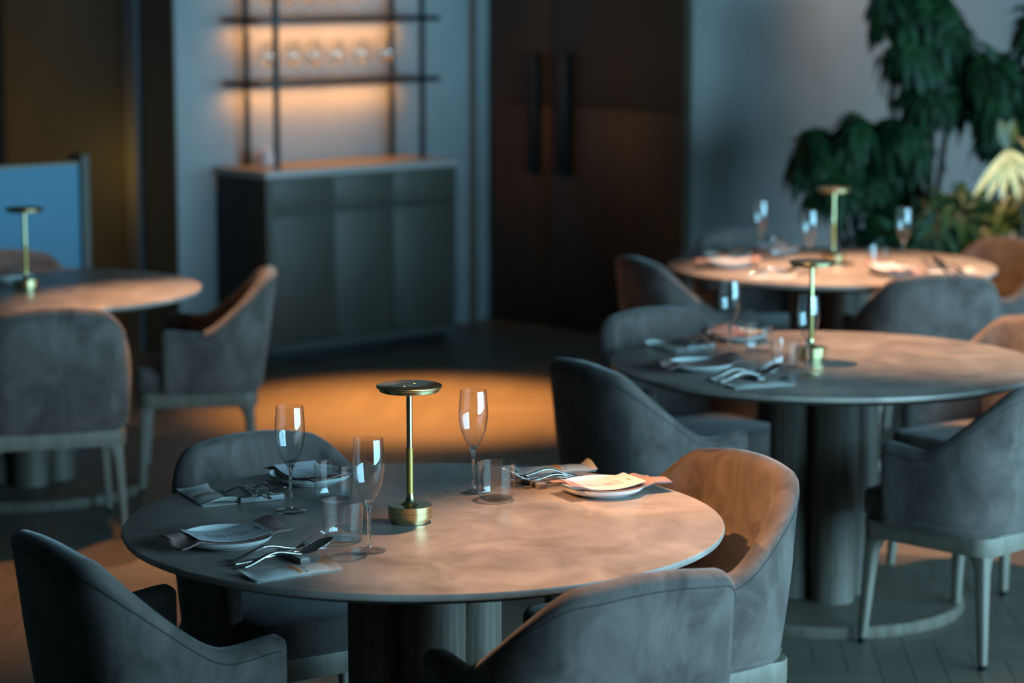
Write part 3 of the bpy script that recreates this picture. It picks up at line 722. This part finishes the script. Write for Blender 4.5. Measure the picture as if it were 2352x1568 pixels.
for i, (k, x, y, a, wh) in enumerate(rests):
    place = 'on the %s %s' % (D2[k], wh); rz = radians(a - 90)
    ra = rz + (radians(6), radians(90 + 62 - 62 + 0) * 0 + radians(-3), radians(-4))[i % 3] * (1 if i < 3 else 0)
    it['rest'].append((x, y, ZT, ra, 'grey bar-shaped cutlery rest ' + place, 'cutlery rests'))
    j = ((.030, 0, 3), (-.026, .0, -2), (.004, 0, 1)) if i != 1 else ((-.028, .012, -3), (.028, -.004, 6), (0, 0, -6))
    fx_, fy_ = off(x, y, a, j[1][0], .002); it['fork'].append((fx_, fy_, ZT, rz + radians(j[1][2]), 'steel fork resting ' + place, 'forks'))
    sx_, sy_ = off(x, y, a, j[0][0], -.004); it['spoon'].append((sx_, sy_, ZT, rz + radians(j[0][2]), 'steel spoon resting ' + place, 'spoons'))
    kx_, ky_ = off(x, y, a, j[2][0], .003); it['knife'].append((kx_, ky_, ZT, rz + radians(j[2][2]), 'steel table knife ' + place, 'table knives'))
placed(make_rest, it['rest'], 'cutlery rest'); placed(make_fork, it['fork'], 'fork'); placed(make_spoon, it['spoon'], 'spoon'); placed(make_knife, it['knife'], 'knife')

# ------------------------------------------------------------------ paper packets with orange print (local x = long side)
def pack_z(x, y):
    a = max(0, 1 - (abs(x) / .092) ** 4); b_ = max(0, 1 - (abs(y) / .039) ** 2.5)
    z = .0035 + .0065 * a * b_ + .0004 * sin(x * 110 + y * 70)
    if x > .078: z += .016 * ((x - .078) / .018) ** 1.3 * (.5 + .5 * sin(y / .038 * 1.7 + .9))
    if x < -.076: z += .011 * ((-.076 - x) / .02) ** 1.2 * (.6 + .4 * sin(y / .038 * 1.5 - .8))
    return z
def text_mesh(txt, size):
    c = bpy.data.curves.new('t', 'FONT'); c.body = txt; c.size = size; c.align_x = 'CENTER'; c.space_character = 1.35
    o = bpy.data.objects.new('t', c); COL.objects.link(o); me = o.to_mesh(); v = [p.co.copy() for p in me.vertices]; f = [tuple(q.vertices) for q in me.polygons]
    o.to_mesh_clear(); bpy.data.objects.remove(o); bpy.data.curves.remove(c); return v, f
def make_packet():
    t = empty('paper_packet', (0, 0, 0))
    fx = lambda u_, v_: Vector(((u_ - .5) * .192, (v_ - .5) * .076 * (1 + .10 * max(0, (u_ - .86) / .14)), pack_z((u_ - .5) * .192, (v_ - .5) * .076)))
    v, f = sheet('p', fx, 70, 22, .0006, None)
    # flat underside of the sleeve
    v2, f2 = sheet('p', lambda u_, v_: Vector(((u_ - .5) * .188, (v_ - .5) * .078, .0012)), 10, 4, .0006, None)
    me = mesh('sleeve', *join((v, f), (v2, f2)), M['packet'], True); me.set_sharp_from_angle(angle=radians(55)); part('sleeve', me, t)
    V_, F_, FM = [], [], []
    def addp(vs, fs, mi):
        n = len(V_)
        V_.extend(Vector((p.x, p.y, pack_z(p.x, p.y) + .0009)) for p in vs); F_.extend(tuple(i + n for i in q) for q in fs); FM.extend([mi] * len(fs))
    def bar(x0, x1, y0, y1, mi, n=8):
        vs, fs = [], []
        for k in range(n + 1): y = y0 + (y1 - y0) * k / n; vs += [Vector((x0, y, 0)), Vector((x1, y, 0))]
        for k in range(n): fs.append((2 * k, 2 * k + 1, 2 * k + 3, 2 * k + 2))
        addp(vs, fs, mi)
    bar(.004, .012, -.030, .030, 1)
    for k in range(6): bar(-.004, -.0005, -.016 + .0055 * k, -.012 + .0055 * k, 1, 1)
    for k in range(5): bar(-.011, -.0085, -.013 + .0055 * k, -.010 + .0055 * k, 1, 1)
    # wide-spaced brand line under the band
    tv, tf = text_mesh('A R O M A', .0115)
    addp([Vector((.017 + p.y, -p.x * .92, 0)) for p in tv], tf, 0)
    me = mesh('print', V_, F_, None, False, [M['ink'], M['orange']], FM); part('printed_label', me, t); return t
packs = [('F', -.440, 4.963, 33, 'lower left seat'), ('F', -.693, 5.680, -64, 'rear left seat'), ('F', .100, 5.992, 17, 'right seat'),
         ('M', .705, 7.215, 22, 'near left seat'), ('M', .500, 7.905, 118, 'rear seat'),
         ('R', .985, 9.70, 5, 'left seat'), ('R', 1.70, 9.87, 20, 'near right seat'), ('R', .86, 10.33, 110, 'rear seat')]
placed(make_packet, [(x, y, ZT, radians(a), 'paper packet with orange band on the %s by the %s' % (D2[k], wh), 'paper packets') for k, x, y, a, wh in packs], 'packet')

# ------------------------------------------------------------------ plants
def leaflet(o_, dir_, up, L_, w_, droop):
    """pointed leaflet from o_ along dir_, bending downwards"""
    d_ = dir_.normalized(); side = d_.cross(up).normalized(); v, f = [], []; n = 6
    p = Vector(o_); dd = d_.copy()
    for i in range(n + 1):
        t = i / n; ww = w_ * (sin(pi * min(1, t * .93 + .06)) ** .8) * (1 if t < 1 else .1)
        c = side * ww; fold = up * (ww * .35)
        v += [p - c + fold, p.copy(), p + c + fold]
        dd = (dd + Vector((0, 0, -droop / n))).normalized(); p = p + dd * (L_ / n)
    for i in range(n):
        b_ = 3 * i; f += [(b_, b_ + 1, b_ + 4, b_ + 3), (b_ + 1, b_ + 2, b_ + 5, b_ + 4)]
    return v, f
def umbrella(c, axis, L_, w_, n, droop, rnd):
    parts = []; ax = axis.normalized(); a1 = ax.orthogonal().normalized(); a2 = ax.cross(a1)
    ph = rnd.random() * 6
    for k in range(n):
        a = 2 * pi * k / n + ph; d_ = a1 * cos(a) + a2 * sin(a) + ax * .25
        parts.append(leaflet(c, d_, ax, L_ * rnd.uniform(.6, 1.25), w_, droop))
    return parts
def crown(seed, blobs, n, L_, w_, droop=1.6):
    rnd = random.Random(seed); P_ = []; pets = []
    for (c, r) in blobs:
        for _ in range(n):
            while True:
                q = Vector((rnd.uniform(-1, 1), rnd.uniform(-1, 1), rnd.uniform(-1, 1)))
                if .3 < q.length < 1: break
            c_ = Vector(c) + Vector((q.x * r[0], q.y * r[1], q.z * r[2])); ax = Vector((q.x * 1.3 + rnd.uniform(-.5, .5), q.y - .5, abs(q.z) * .6 + rnd.uniform(.2, .8)))
            P_ += umbrella(c_, ax, L_, w_, rnd.choice((6, 7, 8)), droop, rnd); pets.append((Vector(c), c_))
    return join(*P_), pets
def plant(name, x, y, blobs, n, L_, w_, leafm, label, seed, droop=1.6, grp='plants along the grey wall'):
    t = tag(empty(name, (x, y, 0)), label, 'plant', grp)
    base = Vector((x, y, 0)); blobs = [((Vector(c) - base), r) for c, r in blobs]
    (v, f), pets = crown(seed, blobs, n, L_, w_, droop)
    st_ = []
    for c, r in blobs:
        c = Vector(c); st_.append(tube([Vector((0, 0, .36)), Vector((c.x * .3, c.y * .3, c.z * .5)), c - Vector((0, 0, r[2] * .2)), c + Vector((0, 0, r[2] * .5))], [.02, .016, .012, .006], 8))
    for a, b_ in pets[::2]: st_.append(tube([a * .85 + b_ * .15 - Vector((0, 0, .05)), (a + b_) / 2 , b_], [.004, .003, .002], 5))
    part('stem', mesh('stem', *join(*st_), M['bark']), t)
    part('foliage', mesh('foliage', v, f, leafm, True), t)
    part('pot', lmesh('pot', [(0, 0), (.13, 0), (.17, .36), (.155, .36), (.15, .33), (0, .33)], M['pot'], 32), t)
    return t
plant('umbrella_tree', 1.98, 12.2, [((1.84, 12.2, 1.74), (.14, .14, .12)), ((2.02, 12.2, 1.66), (.15, .14, .13)), ((1.90, 12.15, 1.50), (.16, .14, .12)), ((2.10, 12.2, 1.45), (.13, .14, .13)), ((1.98, 12.1, 1.33), (.13, .12, .08))], 24, .19, .024, M['leaf'], 'tallest dark green umbrella tree with drooping leaves by the grey wall', 1, 2.6)
plant('umbrella_tree', 1.62, 11.85, [((1.42, 11.85, 1.08), (.10, .14, .10)), ((1.58, 11.85, 1.15), (.12, .14, .09)), ((1.78, 11.85, 1.12), (.13, .14, .12)), ((1.52, 11.8, .93), (.13, .14, .1)), ((1.72, 11.85, .93), (.16, .14, .1))], 24, .18, .023, M['leaf'], 'bushy umbrella tree left of the other plants, behind the far right table', 2, 2.6)
plant('umbrella_tree', 2.42, 12.0, [((2.26, 12.0, 1.42), (.10, .12, .1)), ((2.45, 12.0, 1.30), (.14, .14, .15)), ((2.28, 12.0, 1.22), (.12, .12, .12)), ((2.46, 12.05, 1.66), (.1, .1, .06)), ((2.40, 12.0, 1.10), (.15, .12, .1))], 22, .19, .023, M['leaf'], 'dark umbrella tree cut by the right edge of the picture', 3, 2.4)
plant('leafy_bush', 1.84, 11.55, [((1.74, 11.55, .72), (.14, .12, .08)), ((1.92, 11.58, .78), (.14, .12, .1)), ((2.08, 11.6, .80), (.1, .12, .1))], 24, .18, .02, M['leaf'], 'low dark bush directly behind the far right table', 4, 1.5)
plant('leafy_bush', 2.35, 11.5, [((2.18, 11.5, .70), (.12, .12, .1)), ((2.36, 11.5, .78), (.14, .12, .12)), ((2.42, 11.55, .95), (.12, .1, .1))], 20, .24, .02, M['leafmid'], 'low arching olive bush under the pale leaves at the right edge', 5, 1.3)
# the spotlit fan of leaves, its bright paleness put into the colour
t = tag(empty('fan_leaf_plant', (2.22, 11.30, 0)), 'plant with one big pale yellow-green fan of leaves at the right', 'plant')
rnd = random.Random(3); P_ = []
hub = Vector((-.03, 0, 1.12))
for a, L_ in ((-.72, .27), (-.45, .25), (-.16, .23), (.2, .23), (.62, .25), (.95, .2)): P_.append(leaflet(hub, Vector((sin(a), -.25, -cos(a))), Vector((.2 * sin(a), -1, .25)).normalized(), L_, .0185, .12))
part('fan_leaf', mesh('fan_leaf', *join(*P_), M['leaflit'], True), t)
P_ = []
for a in (-.25, .15): P_.append(leaflet(hub, Vector((a, .1, 1)), Vector((0, -1, .2)), .14, .03, .1))
part('young_leaf', mesh('young_leaf', *join(*P_), M['leafmid'], True), t)
part('stem', mesh('stem', *tube([Vector((0, 0, .3)), Vector((.06, .05, .8)), hub], [.014, .01, .006]), M['bark']), t)
part('pot', lmesh('pot', [(0, 0), (.12, 0), (.16, .34), (.145, .34), (.14, .31), (0, .31)], M['pot'], 32), t)
